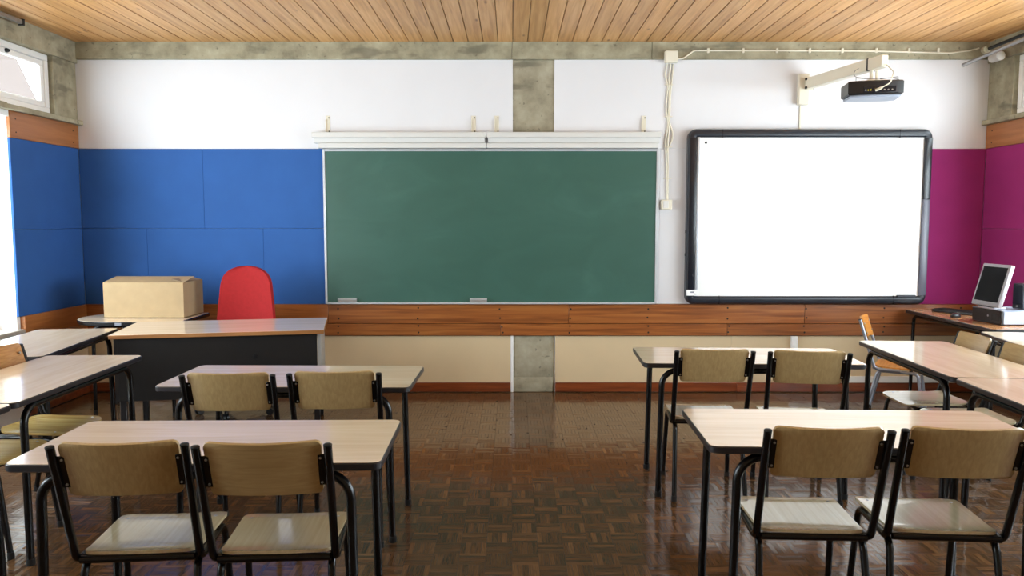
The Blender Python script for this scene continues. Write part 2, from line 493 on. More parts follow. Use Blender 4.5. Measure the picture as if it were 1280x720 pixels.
for vert in (0, 1):
    for k in range(6):
        mb = MB(); tile_geo(mb, 0, 0, bool(vert), rng)
        tiles[vert, k] = mb.mesh('parquet_tile', M['floor'], 10)
for i, j in near:
    vert = (i + j) % 2
    put('parquet_tile', tiles[vert, rng.randrange(6)], floor, (i * TILE, j * TILE, 0))
mb = MB()
for i, j in cells:
    if (i, j) not in nearset: tile_geo(mb, i * TILE, j * TILE, (i + j) % 2 == 1, rng)
pf = mb.build('parquet_field', M['floor'], floor, 10)
pf['kind'] = 'stuff'

# ------------------------------------------------------------------ ceiling
ceiling = structure(MB().box(XL - 0.3, XR + 0.3, YF - 0.3, YB + 0.25, ZC + 0.02, ZC + 0.14).build('ceiling', M['gap']))
PW = 0.127
pm = MB().box(-PW / 2 + 0.0022, PW / 2 - 0.0022, YF - 0.05, YB + 0.02, 0, 0.022, 0.003).mesh('plank', M['ceiling'])
k0 = math.floor((XL - 0.007) / PW)
for k in range(k0, math.ceil(XR / PW) + 1):
    xc = 0.007 + (k + 0.5) * PW
    put('plank', pm, ceiling, (xc, random.uniform(-0.02, 0), ZC + random.uniform(-0.0012, 0.0012)))

# ------------------------------------------------------------------ back wall
wall_back = structure(MB().box(XL - 0.3, XR + 0.3, YB + 0.022, YB + 0.25, -0.1, ZC + 0.1).build('wall_back', M['plaster']))
def panel(name, x0, x1, z0, z1, m, y=YB, th=0.024, bev=0.0015):
    return MB().box(x0 + 0.0006, x1 - 0.0006, y, y + th, z0 + 0.0006, z1 - 0.0006, bev).build(name, m, wall_back)
ZT = 2.145
panel('plaster_panel', XL, 0.007, ZT, ZBEAM, M['plaster'])
panel('plaster_panel', 0.365, XR, ZT, ZBEAM, M['plaster'])
panel('plaster_panel', -1.641, 0.007, 0.789, ZT, M['plaster'])
panel('plaster_panel', 0.365, 1.29, 0.789, ZT, M['plaster'])
panel('plaster_panel', 1.29, 3.45, 0.789, ZT, M['plaster'])
ZS = 1.455
for x0, x1, z0, z1 in ((XL, -2.69, ZS, ZT), (-2.69, -1.641, ZS, ZT), (XL, -3.2, 0.789, ZS), (-3.2, -2.18, 0.789, ZS), (-2.18, -1.641, 0.789, ZS)):
    panel('blue_pin_panel', x0, x1, z0, z1, M['blue'], YB - 0.006, 0.03, 0.002)
panel('magenta_pin_panel', 3.45, XR, 0.789, ZT, M['magenta'], YB - 0.006, 0.03, 0.002)
panel('beige_panel', XL, -0.012, 0.087, 0.511, M['beige'])
panel('beige_panel', 0.385, 1.95, 0.087, 0.511, M['beige'])
panel('beige_panel', 1.95, XR, 0.087, 0.511, M['beige'])
MB().box(-0.012, 0.012, YB - 0.004, YB + 0.024, 0.0, 0.511, 0.002).build('panel_edge_strip', M['plaster_paint'], wall_back)
# column with a slightly thicker foot
MB().box(0.0, 0.372, YB + 0.012, YB + 0.1, 0.0, ZBEAM, 0.004).box(0.022, 0.350, YB + 0.004, YB + 0.05, 0.12, 0.52, 0.006, 2).box(0.006, 0.366, YB - 0.002, YB + 0.05, 0.0, 0.135, 0.012, 2).build('concrete_column', M['concrete_col'], wall_back)
for bx0, bx1 in ((XL, -0.0), (0.0, 1.2), (1.2, XR)):
    MB().box(bx0 + 0.001, bx1 - 0.001, YB - 0.022, YB + 0.1, ZBEAM, ZC + 0.03, 0.005).build('concrete_beam', M['concrete'], wall_back)
# wooden double band, with screws
screw_me = MB().lathe([(0.0078, 0), (0.0078, -0.002), (0.004, -0.0036)], 10, axis='Y').mesh('screw', M['cap'])
studs = [-3.0, -2.3, -1.53, -0.83, -0.105, 0.51, 1.20, 1.90, 2.58, 3.28, 3.95]
trim = structure(MB().box(XL + 0.002, XR - 0.002, YB - 0.003, YB + 0.02, 0.506, 0.792).build('trim_1', M['sub']))
for z0, z1, js in ((0.6195, 0.789, (XL, -1.62, 0.50, 2.58, XR)), (0.511, 0.6155, (XL, -2.3, -0.1, 1.90, XR))):
    for a, b in zip(js[:-1], js[1:]):
        bd = MB().box(a + 0.0008, b - 0.0008, YB - 0.024, YB, z0, z1, 0.003).build('board', M['band'], trim)
        for sx in studs:
            if a + 0.012 < sx < b - 0.012 or abs(sx - a) <= 0.012:
                x = max(sx, a + 0.014)
                for zz in (z0 + 0.28 * (z1 - z0), z0 + 0.78 * (z1 - z0)):
                    put('screw', screw_me, bd, (x + random.uniform(-0.006, 0.006), YB - 0.024, zz + random.uniform(-0.006, 0.006)))
bb = structure(MB().box(XL, -0.012, YB - 0.016, YB + 0.02, 0.006, 0.087, 0.003).build('baseboard_back', M['base']))
for a, b in ((0.385, 2.0), (2.0, XR)):
    MB().box(a, b - 0.001, YB - 0.016, YB + 0.02, 0.006, 0.087, 0.003).build('skirting_board', M['base'], bb)

# ------------------------------------------------------------------ side walls and windows
def side_wall(side):
    s = -1 if side == 'left' else 1
    X = XL if s < 0 else XR
    def bx(mb, d0, d1, y0, y1, z0, z1, bev=0.0, seg=1):
        """d measured outward from the inner face"""
        xa, xb = X + s * d0, X + s * d1
        return mb.box(min(xa, xb), max(xa, xb), y0, y1, z0, z1, bev, seg)
    wins = LEFT_WINDOWS if s < 0 else RIGHT_WINDOWS
    highs = LEFT_HIGH if s < 0 else RIGHT_HIGH
    zs = 0.69
    top = wins[0][1]
    wall = MB()
    bx(wall, 0.02, 0.26, top, YB + 0.022, -0.1, 2.345)
    bx(wall, 0.0, 0.26, YF - 0.2, top, -0.1, zs - 0.03)
    edges = [top] + [v for w_ in wins for v in (w_[1], w_[0])][1:] + [YF - 0.2]
    for k in range(1, len(edges) - 1, 2):
        bx(wall, 0.0, 0.26, edges[k + 1], edges[k], zs - 0.03, 2.30)
    bx(wall, 0.0, 0.26, YF - 0.2, top, 2.30, 2.345)
    wo = structure(wall.build('wall_' + side, M['plaster_paint']))
    # pinned panels, boards
    pm_ = M['blue'] if s < 0 else M['magenta']
    nm = ('blue' if s < 0 else 'magenta') + '_pin_panel'
    for z0, z1 in ((0.789, ZS - 0.0005), (ZS + 0.0005, ZT)):
        bx(MB(), 0.0, 0.03, top + 0.001, YB - 0.006, z0, z1, 0.003).build(nm, pm_, wo)
    tb = bx(MB(), -0.006, 0.03, top + 0.001, YB - 0.004, ZT, 2.345, 0.003).build('board', M['band_side'], wo)
    for yy in (top + 0.07, YB - 0.09):
        for zz in (2.19, 2.29):
            MB().lathe([(0.0058, 0), (0.0058, -s * 0.002), (0.003, -s * 0.0032)], 8, (X - s * 0.006, yy, zz), 'X').build('screw', M['cap'], tb)
    for z0, z1 in ((0.511, 0.6155), (0.6195, 0.789)):
        bx(MB(), -0.02, 0.02, top + 0.04, YB - 0.025, z0, z1, 0.003).build('board', M['band_side'], wo)
    bx(MB(), 0.0, 0.03, top + 0.001, YB - 0.001, 0.087, 0.511, 0.002).build('beige_panel', M['beige'], wo)
    bx(MB(), -0.014, 0.03, top + 0.001, YB - 0.02, 0.006, 0.087, 0.003).build('skirting_board', M['base'], wo)
    # concrete ledge, corner pillar, beam
    bx(MB(), -0.05, 0.26, 5.87, YB - 0.001, 2.345, 2.385, 0.004).build('concrete_ledge', M['concrete'], wo)
    bx(MB(), -0.05, 0.26, YF, 5.868, 2.345, 2.392, 0.004).build('concrete_ledge', M['concrete'], wo)
    bx(MB(), 0.0, 0.112, 6.56, YB + 0.02, 2.385, 2.875, 0.004).build('concrete_pillar', M['concrete'], wo)
    for a, b in zip(highs[:-1], highs[1:]):
        bx(MB(), 0.0, 0.112, b[1], a[0], 2.39, 2.875, 0.004).build('concrete_pillar', M['concrete'], wo)
    bx(MB(), 0.0, 0.26, YF - 0.2, highs[-1][0], 2.39, 2.875, 0.004).build('concrete_pillar', M['concrete'], wo)
    bx(MB(), -0.02, 0.28, YF - 0.2, YB + 0.02, 2.87, ZC + 0.03, 0.005).build('concrete_beam', M['concrete'], wo)
    # windows
    global WN
    for (y0, y1) in highs:
        fr = MB()
        z0, z1 = 2.392, 2.87
        for a0, a1, c0, c1 in ((y0, y1, z0, z0 + 0.05), (y0, y1, z1 - 0.05, z1), (y0, y0 + 0.05, z0 + 0.05, z1 - 0.05), (y1 - 0.05, y1, z0 + 0.05, z1 - 0.05)):
            bx(fr, 0.035, 0.10, a0, a1, c0, c1, 0.004)
        f = structure(fr.build('window_%d' % WN, M['plaster_paint'])); WN += 1
        ss = MB(); a, b, c, d = y0 + 0.051, y1 - 0.051, z0 + 0.051, z1 - 0.051
        for a0, a1, c0, c1 in ((a, b, c, c + 0.045), (a, b, d - 0.045, d), (a, a + 0.045, c + 0.045, d - 0.045), (b - 0.045, b, c + 0.045, d - 0.045)):
            bx(ss, 0.045, 0.09, a0, a1, c0, c1, 0.006)
        so = ss.build('sash', M['plaster_paint'], f)
        bx(MB(), 0.064, 0.070, a + 0.04, b - 0.04, c + 0.04, d - 0.04).build('pane', M['glass'], so)
        MB().lathe([(0.016, 0), (0.016, -s * 0.012), (0.008, -s * 0.03)], 10, (X + s * 0.045, y1 - 0.52, z1 - 0.07), 'X').build('latch', M['cap'], so)
    for (y0, y1) in wins:
        z0, z1 = zs, 2.30
        fr = MB()
        for a0, a1, c0, c1 in ((y0, y1, z0, z0 + 0.06), (y0, y1, z1 - 0.06, z1), (y0, y0 + 0.06, z0 + 0.06, z1 - 0.06), (y1 - 0.06, y1, z0 + 0.06, z1 - 0.06), ((y0 + y1) / 2 - 0.03, (y0 + y1) / 2 + 0.03, z0 + 0.06, z1 - 0.06)):
            bx(fr, 0.17, 0.23, a0, a1, c0, c1, 0.004)
        f = structure(fr.build('window_%d' % WN, M['plaster_paint'])); WN += 1
        ym = (y0 + y1) / 2
        for a, b in ((y0 + 0.06, ym - 0.03), (ym + 0.03, y1 - 0.06)):
            bx(MB(), 0.197, 0.203, a, b, z0 + 0.06, z1 - 0.06).build('pane', M['glass'], f)
        bx(MB(), -0.025, 0.17, y0 - 0.03, y1 + 0.03, z0 - 0.03, z0, 0.004).build('window_sill', M['sill'], f)
    return wo
WN = 1
side_wall('left'); side_wall('right')
structure(MB().box(XL - 0.3, XR + 0.3, YF - 0.25, YF, -0.1, ZC + 0.1).build('wall_rear', M['beige']))

# gable wall outside, seen through the high window
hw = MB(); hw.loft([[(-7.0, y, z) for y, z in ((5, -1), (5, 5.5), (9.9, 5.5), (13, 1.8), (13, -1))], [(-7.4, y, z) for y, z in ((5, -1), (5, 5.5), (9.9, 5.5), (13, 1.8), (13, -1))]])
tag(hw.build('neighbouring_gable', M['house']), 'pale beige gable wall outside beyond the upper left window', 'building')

# ------------------------------------------------------------------ school chairs
SZ = 0.437
def lean_y(z): return -0.185 - (z - 0.46) / 0.37 * 0.118
def make_chair(name, label, frame='black', back='ply_v', seat='ply_seat', bracket=True, round_seat=False, paint=None):
    fm = M[frame]
    t = thing(name, label, 'chair')
    rc = 0.075 if round_seat else 0.04
    def seat_fn(u, v):
        # v along depth, front is +1
        y = 0.005 + 0.19 * v
        hw_ = 0.178 + 0.012 * (v + 1) / 2
        e = 0.19 - abs(y - 0.005)
        if e < rc: hw_ -= rc - math.sqrt(max(0, rc * rc - (rc - e) ** 2))
        x = u * hw_
        z = SZ - 0.006 * math.cos(u * 1.5) * (1 - v * v * 0.6)
        if v > 0.6: z -= 0.009 * (v - 0.6) ** 2 / 0.16
        if v < -0.5: z += 0.010 * (-v - 0.5) ** 2 / 0.25
        return (x, y, z), (0, 0, 1)
    vs = []
    sb = MB()
    # finer rows close to the rounded ends
    def warp(f):
        def g(u, v):
            vv = math.copysign(1 - (1 - abs(v)) ** 1.7, v)
            return f(u, vv)
        return g
    sb.sheet(9, 19, warp(seat_fn), 0.011)
    so = sb.build('seat', M[seat], t, 50)
    for px, py in ((-0.15, -0.145), (0.15, -0.145), (-0.155, 0.13), (0.155, 0.13)):
        MB().lathe([(0.006, 0), (0.006, 0.0015), (0.003, 0.003)], 8, (px, py, SZ + 0.004 if py < 0 else SZ + 0.0035)).build('screw', M['rivet'], so)
    z0, z1, hwb = 0.662, 0.845, 0.176
    def back_fn(u, v):
        z = (z0 + z1) / 2 + v * (z1 - z0) / 2
        e = (z1 - z0) / 2 * (1 - abs(v)); r2 = 0.018; ww = hwb + 0.003 * v
        if e < r2: ww -= r2 - math.sqrt(max(0, r2 * r2 - (r2 - e) ** 2))
        y = lean_y(z) + 0.010 - 0.026 * (1 - u * u)
        zz = z + (0.004 * (1 - u * u) if v < 0 else -0.002 * (1 - u * u))
        return (u * ww, y, zz), Vector((0.05 * u, 1, 0.3)).normalized()
    bo = MB().sheet(13, 13, warp(back_fn), 0.011).build('backrest', M[back], t, 50)
    for s in (-1, 1):
        up = MB().tube([(s * 0.199, lean_y(0.832), 0.832), (s * 0.195, lean_y(0.43), 0.418), (s * 0.186, 0.02, 0.416)], 0.0135, 12, 0.05, 6).build('upright', fm, t)
        MB().lathe([(0.0138, 0), (0.0138, 0.004), (0.009, 0.007)], 12, (s * 0.199, lean_y(0.832), 0.830)).build('end_cap', M['cap'], up)
        if bracket:
            bk = MB().box(-0.016, 0.016, -0.003, 0.003, -0.057, 0.057, 0.002, 1)
            yb = lean_y(0.745) + 0.004
            mt = Matrix.Translation((s * 0.179, yb, 0.745)) @ Matrix.Rotation(math.atan(0.118 / 0.37), 4, 'X')
            bk.move(mt)
            b = bk.build('bracket', M['black'], t)
            for dz in (-0.045, 0.045):
                MB().lathe([(0.0042, 0), (0.0042, -0.003), (0.002, -0.0045)], 8, axis='Y').move(mt @ Matrix.Translation((-s * 0.006, -0.003, dz))).build('rivet', M['rivet'], b)
        else:
            for dz in (-0.04, 0.04):
                zc = 0.755 + dz
                MB().lathe([(0.007, 0.016), (0.007, 0.02), (0.004, 0.023)], 8, axis='Y').move(Matrix.Translation((s * 0.152, lean_y(zc), zc))).build('rivet', M['rivet'], bo)
        fl = MB().tube([(s * 0.178, -0.002, 0.405), (s * 0.178, 0.15, 0.405), (s * 0.19, 0.205, 0.0)], 0.0128, 12, 0.045, 6).build('leg', fm, t)
        rl = MB().tube([(s * 0.178, 0.002, 0.405), (s * 0.178, -0.155, 0.405), (s * 0.192, -0.25, 0.0)], 0.0128, 12, 0.045, 6).build('leg', fm, t)
        MB().lathe([(0.0148, 0.0), (0.0158, 0.003), (0.0148, 0.03)], 10, (s * 0.1895, 0.2035, 0)).build('foot_cap', M['cap'], fl)
        MB().lathe([(0.0148, 0.0), (0.0158, 0.003), (0.0148, 0.03)], 10, (s * 0.1915, -0.247, 0)).build('foot_cap', M['cap'], rl)
    MB().tube([(-0.18, -0.184, 0.426), (0.18, -0.184, 0.426)], 0.0125, 10).build('crossbar', fm, t)
    MB().tube([(-0.178, 0.12, 0.405), (0.178, 0.12, 0.405)], 0.009, 10).build('crossbar', fm, t)
    return t

def place(o, x, y, deg): o.location = (x, y, 0); o.rotation_euler = (0, 0, R(deg))
def from_back(bx_, by_, deg):
    """chair origin from the middle of its back's top edge"""
    return bx_ - math.sin(R(deg)) * 0.30, by_ + math.cos(R(deg)) * 0.30

G_CH = 'plywood school chairs with black frames'
ch1 = make_chair('school_chair', 'plywood chair with upright grain, left one at the front left table', back='ply_v')
tag(ch1, ch1['label'], 'chair', G_CH)
place(ch1, *from_back(-1.206, 2.35, 4.5), 4.5)
ch2 = make_chair('school_chair', 'plywood chair with level grain and yellow paint fleck, right one at the front left table', back='ply_h')
tag(ch2, ch2['label'], 'chair', G_CH)
place(ch2, *from_back(-0.765, 2.35, 3.5), 3.5)
MB().lathe([(0.005, 0), (0.005, 0.0008)], 8, axis='Y').move(Matrix.Translation((0.197, -0.2055, 0.54))).build('paint_fleck', M['yellow'], ch2)
for bx_, by_, d, src, lab in (
    (-1.267, 3.445, 2.5, ch1, 'plywood chair, left one at the table in front of the dark teacher desk'),
    (-0.80, 3.482, 3.0, ch1, 'plywood chair, right one at the table in front of the dark teacher desk'),
    (1.04, 2.52, -3.0, ch1, 'plywood chair, left one at the front right table'),
    (1.492, 2.513, -5.0, ch1, 'plywood chair, right one at the front right table, cut by the frame'),
    (1.07, 4.09, -3.0, ch1, 'plywood chair, left one at the rear right table under the whiteboard'),
    (1.552, 4.04, -8.0, ch1, 'plywood chair, right one at the rear right table under the whiteboard')):
    x, y = from_back(bx_, by_, d)
    dup(src, (x, y, 0), R(d), lab, G_CH)
for bx_, by_, d, lab in (
    (2.855, 4.77, 88.0, 'pale plywood chair tucked under the right side table, the one farther from the camera'),
    (2.855, 4.31, 88.0, 'pale plywood chair behind the right side table, the one cut by the right frame edge')):
    x, y = from_back(bx_, by_, d)
    dup(ch2, (x, y, 0), R(d), lab, G_CH).scale = (0.975, 0.975, 0.975)
# drop the yellow fleck from the copies of the second chair
for o in [q for q in C.objects if q.name.startswith('paint_fleck') and q.parent is not ch2]:
    bpy.data.objects.remove(o)

cl = make_chair('school_chair', 'wooden chair with tan-brown back and striped seat behind the left side table', back='ply_tan', seat='ply_stripe', bracket=False, round_seat=True)
tag(cl, cl['label'], 'chair', 'wooden chairs along the left side')
place(cl, *from_back(-2.755, 4.13, -95), -95)
dup(cl, (*from_back(-2.76, 3.62, -91), 0), R(-91), 'wooden chair with rounded seat nearest the camera on the left side', 'wooden chairs along the left side')
co = make_chair('school_chair', 'orange plywood chair with grey tubular frame standing near the computer desk', frame='steel', back='ply_orange', seat='ply_orange', bracket=False)
place(co, 3.03, 6.05, -121); co.scale = (0.91, 0.91, 0.91)

# ------------------------------------------------------------------ school tables
def make_table(label, w_=1.2, d=0.55, top='lam', h=0.75):
    t = thing('school_table', label, 'table')
    MB().prism(rrect(w_, d, 0.035), h - 0.027, h - 0.0012, 0.004).build('edge_band', M['edge'], t)
    MB().prism(rrect(w_ - 0.008, d - 0.008, 0.032), h - 0.006, h, 0.0008).build('tabletop', M[top], t)
    zr = h - 0.046
    for sx in (-1, 1):
        for sy in (-1, 1):
            yy = sy * (d / 2 - 0.035)
            lg = MB().tube([(sx * 0.002, yy, zr), (sx * (w_ / 2 - 0.105), yy, zr), (sx * (w_ / 2 - 0.092), yy + sy * 0.006, 0)], 0.0162, 12, 0.085, 8).build('leg', M['black'], t)
            MB().lathe([(0.0178, 0), (0.0192, 0.004), (0.0178, 0.03)], 12, (sx * (w_ / 2 - 0.0925), yy + sy * 0.006, 0)).build('foot_cap', M['cap'], lg)
        MB().box(sx * (w_ / 2 - 0.22) - 0.012, sx * (w_ / 2 - 0.22) + 0.012, -d / 2 + 0.045, d / 2 - 0.045, h - 0.052, h - 0.0275, 0.002).build('crossbar', M['black'], t)
    return t
G_T = 'two-seat beech school tables'
t1 = make_table('beech-topped table with black rim, front left beside the two nearest left chairs')
tag(t1, t1['label'], 'table', G_T)
place(t1, -1.022, 2.705, 1.0)
for x, y, d, lab in (
    (-1.07, 3.865, -1.0, 'beech-topped table directly in front of the dark teacher desk'),
    (1.285, 2.877, -2.0, 'beech-topped table with black rim, front right beside the two nearest right chairs'),
    (1.325, 4.455, -2.3, 'beech-topped table in the rear right row under the interactive whiteboard'),
    (-2.385, 3.86, 91.0, 'side table at left with the tan-brown chair back showing behind it'),
    (-2.375, 2.655, 90.0, 'side table at the left frame edge, only its far corner showing'),
    (-3.03, 4.985, 97.5, 'side table along the left window, farthest back by the corner'),
    (2.475, 4.405, 87.0, 'right side table with two pale chair backs along its far side'),
    (2.415, 3.19, 87.0, 'right side table joined to the next, running out of frame'),
    (3.43, 4.80, 79.5, 'white-looking table by the right wall nearer than the computer desk')):
    dup(t1, (x, y, 0), R(d), lab, G_T)

# ------------------------------------------------------------------ teacher desk
dk = thing('teacher_desk', 'teacher desk with pale top and dark modesty panel at the left', 'desk', (-2.075, 5.665, 0), R(11.2))
W2, D2, H2 = 1.40, 0.72, 0.76
MB().box(-W2 / 2, W2 / 2, -D2 / 2, D2 / 2, H2 - 0.028, H2 - 0.001, 0.002).build('edge_band', M['deskedge'], dk)
MB().box(-W2 / 2 + 0.002, W2 / 2 - 0.002, -D2 / 2 + 0.002, D2 / 2 - 0.002, H2 - 0.004, H2, 0.001).build('desktop', M['desklam'], dk)
mp_ = MB().box(-W2 / 2 + 0.045, W2 / 2 - 0.05, -D2 / 2 + 0.03, -D2 / 2 + 0.05, 0.30, H2 - 0.029, 0.002).build('modesty_panel', M['deskpanel'], dk)
MB().lathe([(0.017, 0), (0.017, -0.003), (0.012, -0.004)], 14, (0.23, -D2 / 2 + 0.03, 0.585), 'Y').build('lock', M['pc_black'], mp_)
for sx in (-1, 1):
    MB().box(sx * (W2 / 2 - 0.035) - 0.012, sx * (W2 / 2 - 0.035) + 0.012, -D2 / 2 + 0.03, D2 / 2 - 0.04, 0.30, H2 - 0.029, 0.002).build('side_panel', M['grey'] if sx > 0 else M['deskpanel'], dk)
    for sy in (-1, 1):
        MB().box(sx * (W2 / 2 - 0.06) - 0.02, sx * (W2 / 2 - 0.06) + 0.02, sy * (D2 / 2 - 0.08) - 0.02, sy * (D2 / 2 - 0.08) + 0.02, 0, 0.30, 0.003).build('leg', M['pc_black'], dk)

# ------------------------------------------------------------------ red swivel chair
rc_ = thing('swivel_chair', 'red upholstered office chair behind the teacher desk', 'chair', (-2.185, 6.16, 0), R(176))
def rb(u, v):
    z = 0.62 + (v + 1) / 2 * 0.535
    f = (v + 1) / 2
    hw_ = 0.248 - 0.055 * f
    k = max(0, (f - 0.60) / 0.40)
    hw_ *= math.sqrt(max(0.0, 1 - k ** 3.6 * 0.985)) if k > 0 else 1
    k2 = max(0, (0.18 - f) / 0.18); hw_ *= 1 - 0.25 * k2 ** 2
    x = u * hw_
    y = -0.24 - 0.02 * f + 0.045 * (u * u) * (1 - 0.5 * f)
    return (x, y, z), Vector((0, 1, 0.03)).normalized()
def warp_end(f):
    def g(u, v):
        return f(u, math.copysign(1 - (1 - abs(v)) ** 1.8, v))
    return g
back_o = MB().sheet(17, 31, warp_end(rb), 0.055).build('backrest', M['red'], rc_, 60)
bv = back_o.modifiers.new('round', 'BEVEL'); bv.width = 0.02; bv.segments = 3; bv.limit_method = 'ANGLE'; bv.angle_limit = R(50)
MB().prism(rrect(0.48, 0.45, 0.12, 8), 0.43, 0.51, 0.025).build('seat', M['red'], rc_, 60)
MB().box(-0.03, 0.03, -0.31, -0.285, 0.40, 0.78, 0.006).box(-0.03, 0.03, -0.30, 0.0, 0.395, 0.425, 0.006).build('back_support', M['bluegrey'], rc_)
MB().lathe([(0.03, 0.1), (0.03, 0.26), (0.018, 0.26), (0.018, 0.43)], 16).build('gas_column', M['bluegrey'], rc_)
MB().lathe([(0.05, 0.075), (0.055, 0.09), (0.055, 0.13), (0.035, 0.15)], 16).build('base_hub', M['bluegrey'], rc_)
for k in range(5):
    a = R(72 * k + 22)
    lg = MB().box(0.03, 0.31, -0.022, 0.022, 0.082, 0.122, 0.008, 2).move(Matrix.Rotation(a, 4, 'Z')).build('base_arm', M['bluegrey'], rc_)
    cx, cy = 0.29 * math.cos(a), 0.29 * math.sin(a)
    cs = MB()
    for s in (-1, 1):
        cs.lathe([(0.012, -0.009), (0.027, -0.009), (0.027, 0.009), (0.012, 0.009)], 14, (0, s * 0.014, 0.0275), 'Y')
    cs.tube([(0, 0, 0.03), (0, 0, 0.085)], 0.006, 8)
    cs.move(Matrix.Translation((cx, cy, 0)) @ Matrix.Rotation(a + 0.7, 4, 'Z')).build('castor', M['pc_black'], lg)

# ------------------------------------------------------------------ round-ended corner table and cardboard box
ct = thing('round_ended_table', 'round-ended table in the blue corner carrying the cardboard box', 'table', (-3.005, 6.27, 0))
def stadium(w_, d, n=14, r2=0.03):
    r = d / 2; pts = []
    for cx, cy, a0 in ((w_ / 2 - r2, d / 2 - r2, 0),):
        pts += [(cx + r2 * math.cos(R(90 * k / 4)), cy + r2 * math.sin(R(90 * k / 4))) for k in range(5)]
    pts += [(-w_ / 2 + r + r * math.cos(R(90 + 180 * k / n)), r * math.sin(R(90 + 180 * k / n))) for k in range(n + 1)]
    pts += [(w_ / 2 - r2 + r2 * math.cos(R(270 + 90 * k / 4)), -d / 2 + r2 + r2 * math.sin(R(270 + 90 * k / 4))) for k in range(5)]
    return pts
MB().prism(stadium(0.91, 0.65), 0.717, 0.7485, 0.006).build('edge_band', M['black'], ct)
MB().prism(stadium(0.898, 0.638), 0.744, 0.75, 0.001).build('tabletop', M['lam'], ct)
for px, py in ((-0.28, -0.17), (-0.28, 0.17), (0.36, -0.25), (0.36, 0.25)):
    lg = MB().tube([(0, py, 0.70), (px, py, 0.70), (px * 1.03, py, 0)], 0.0145, 12, 0.07, 6).build('leg', M['black'], ct)
    MB().lathe([(0.016, 0), (0.0175, 0.004), (0.016, 0.03)], 12, (px * 1.03, py, 0)).build('foot_cap', M['cap'], lg)
MB().box(-0.03, 0.02, -0.328, -0.324, 0.722, 0.744, 0.001).build('edge_joint', M['steel'], ct)

bxo = thing('cardboard_box', 'open brown cardboard box on the round-ended corner table', 'box', (-2.925, 6.39, 0.7505), R(0))
bw, bd_, bh, th = 0.635, 0.395, 0.28, 0.004
body = MB()
body.box(-bw / 2, bw / 2, -bd_ / 2, -bd_ / 2 + th, 0, bh).box(-bw / 2, bw / 2, bd_ / 2 - th, bd_ / 2, 0, bh + 0.0)
body.box(-bw / 2, -bw / 2 + th, -bd_ / 2 + th, bd_ / 2 - th, 0, bh).box(bw / 2 - th, bw / 2, -bd_ / 2 + th, bd_ / 2 - th, 0, bh).box(-bw / 2, bw / 2, -bd_ / 2, bd_ / 2, 0, th)
body.build('carton_body', M['card'], bxo)
MB().box(0, bw + 0.004, 0, bd_ * 0.56, 0, th).move(Matrix.Translation((-bw / 2, -bd_ / 2, bh)) @ Matrix.Rotation(R(9), 4, 'X')).build('top_flap', M['card'], bxo)
MB().box(0, bw, -bd_ * 0.5, 0, 0, th).move(Matrix.Translation((-bw / 2, bd_ / 2, bh - 0.004)) @ Matrix.Rotation(R(14), 4, 'X')).build('top_flap', M['card_in'], bxo)
MB().box(0, th, 0.02, bd_ - 0.02, 0, 0.10).move(Matrix.Translation((bw / 2 - th, -bd_ / 2, bh)) @ Matrix.Rotation(R(-75), 4, 'Y')).build('end_flap', M['card_in'], bxo)

# ------------------------------------------------------------------ chalkboard, hanging rail, erasers
cb_ = thing('chalkboard', 'large green chalkboard with thin white frame on the back wall', 'chalkboard', (-0.187, YB, 0.79))
bx0, bx1, bz0, bz1 = -1.641 + 0.187, 1.275 + 0.187, 0.004, 1.352
MB().box(bx0 + 0.012, bx1 - 0.012, -0.026, -0.001, bz0 + 0.012, bz1 - 0.005, 0.002).build('writing_surface', M['green'], cb_)
MB().box(bx0, bx0 + 0.02, -0.034, 0, bz0, bz1, 0.003).build('frame_side', M['alu'], cb_)
MB().box(bx1 - 0.022, bx1, -0.034, 0, bz0, bz1, 0.003).build('frame_side', M['alu'], cb_)
MB().box(bx0 + 0.021, bx1 - 0.023, -0.034, 0, bz1 - 0.02, bz1, 0.003).build('frame_top', M['alu'], cb_)
MB().box(bx0 + 0.021, bx1 - 0.023, -0.062, -0.0005, bz0, bz0 + 0.016, 0.003).build('chalk_ledge', M['alu'], cb_)
hr = thing('hanging_rail', 'white two-part hanging rail along the top of the chalkboard', 'rail', (-0.22, YB, 2.145))
for a, b in ((-1.497, -0.003), (0.003, 1.50)):
    MB().box(a, b, -0.095, -0.001, 0.088, 0.135, 0.004).box(a + 0.01, b - 0.01, -0.06, -0.001, 0.045, 0.09, 0.003).build('upper_rail', M['railwhite'], hr)
    MB().box(a + (0.05 if a < -1 else 0), b - (0.02 if b > 1 else 0), -0.075, -0.001, 0.0, 0.043, 0.004).build('lower_rail', M['railwhite'], hr)
for xx in (-1.375, -0.113, 0.088, 1.36):
    hg = MB().box(xx - 0.019, xx + 0.019, -0.006, -0.0005, 0.13, 0.283, 0.002).box(xx - 0.018, xx - 0.015, -0.02, -0.004, 0.13, 0.25, 0.001).build('hanger', M['cream'], hr)
    for zz in (0.15, 0.265):
        MB().lathe([(0.006, 0), (0.006, -0.003)], 8, (xx + 0.01, -0.006, zz), 'Y').build('screw', M['cap'], hg)
for xx, wd, lab in ((-1.445, 0.165, 'grey board eraser on the chalk ledge at its left end'), (-0.295, 0.15, 'grey board eraser on the chalk ledge near its middle')):
    er = thing('board_eraser', lab, 'eraser', (xx, YB - 0.046, 0.8108), 0, 'erasers on the chalk ledge')
    MB().box(-wd / 2, wd / 2, -0.014, 0.016, 0.0, 0.022, 0.003).build('felt_pad', M['grey'], er)
    MB().box(-wd / 2 - 0.001, wd / 2 + 0.001, -0.015, 0.017, 0.0225, 0.034, 0.003).build('grip', M['alu'], er)

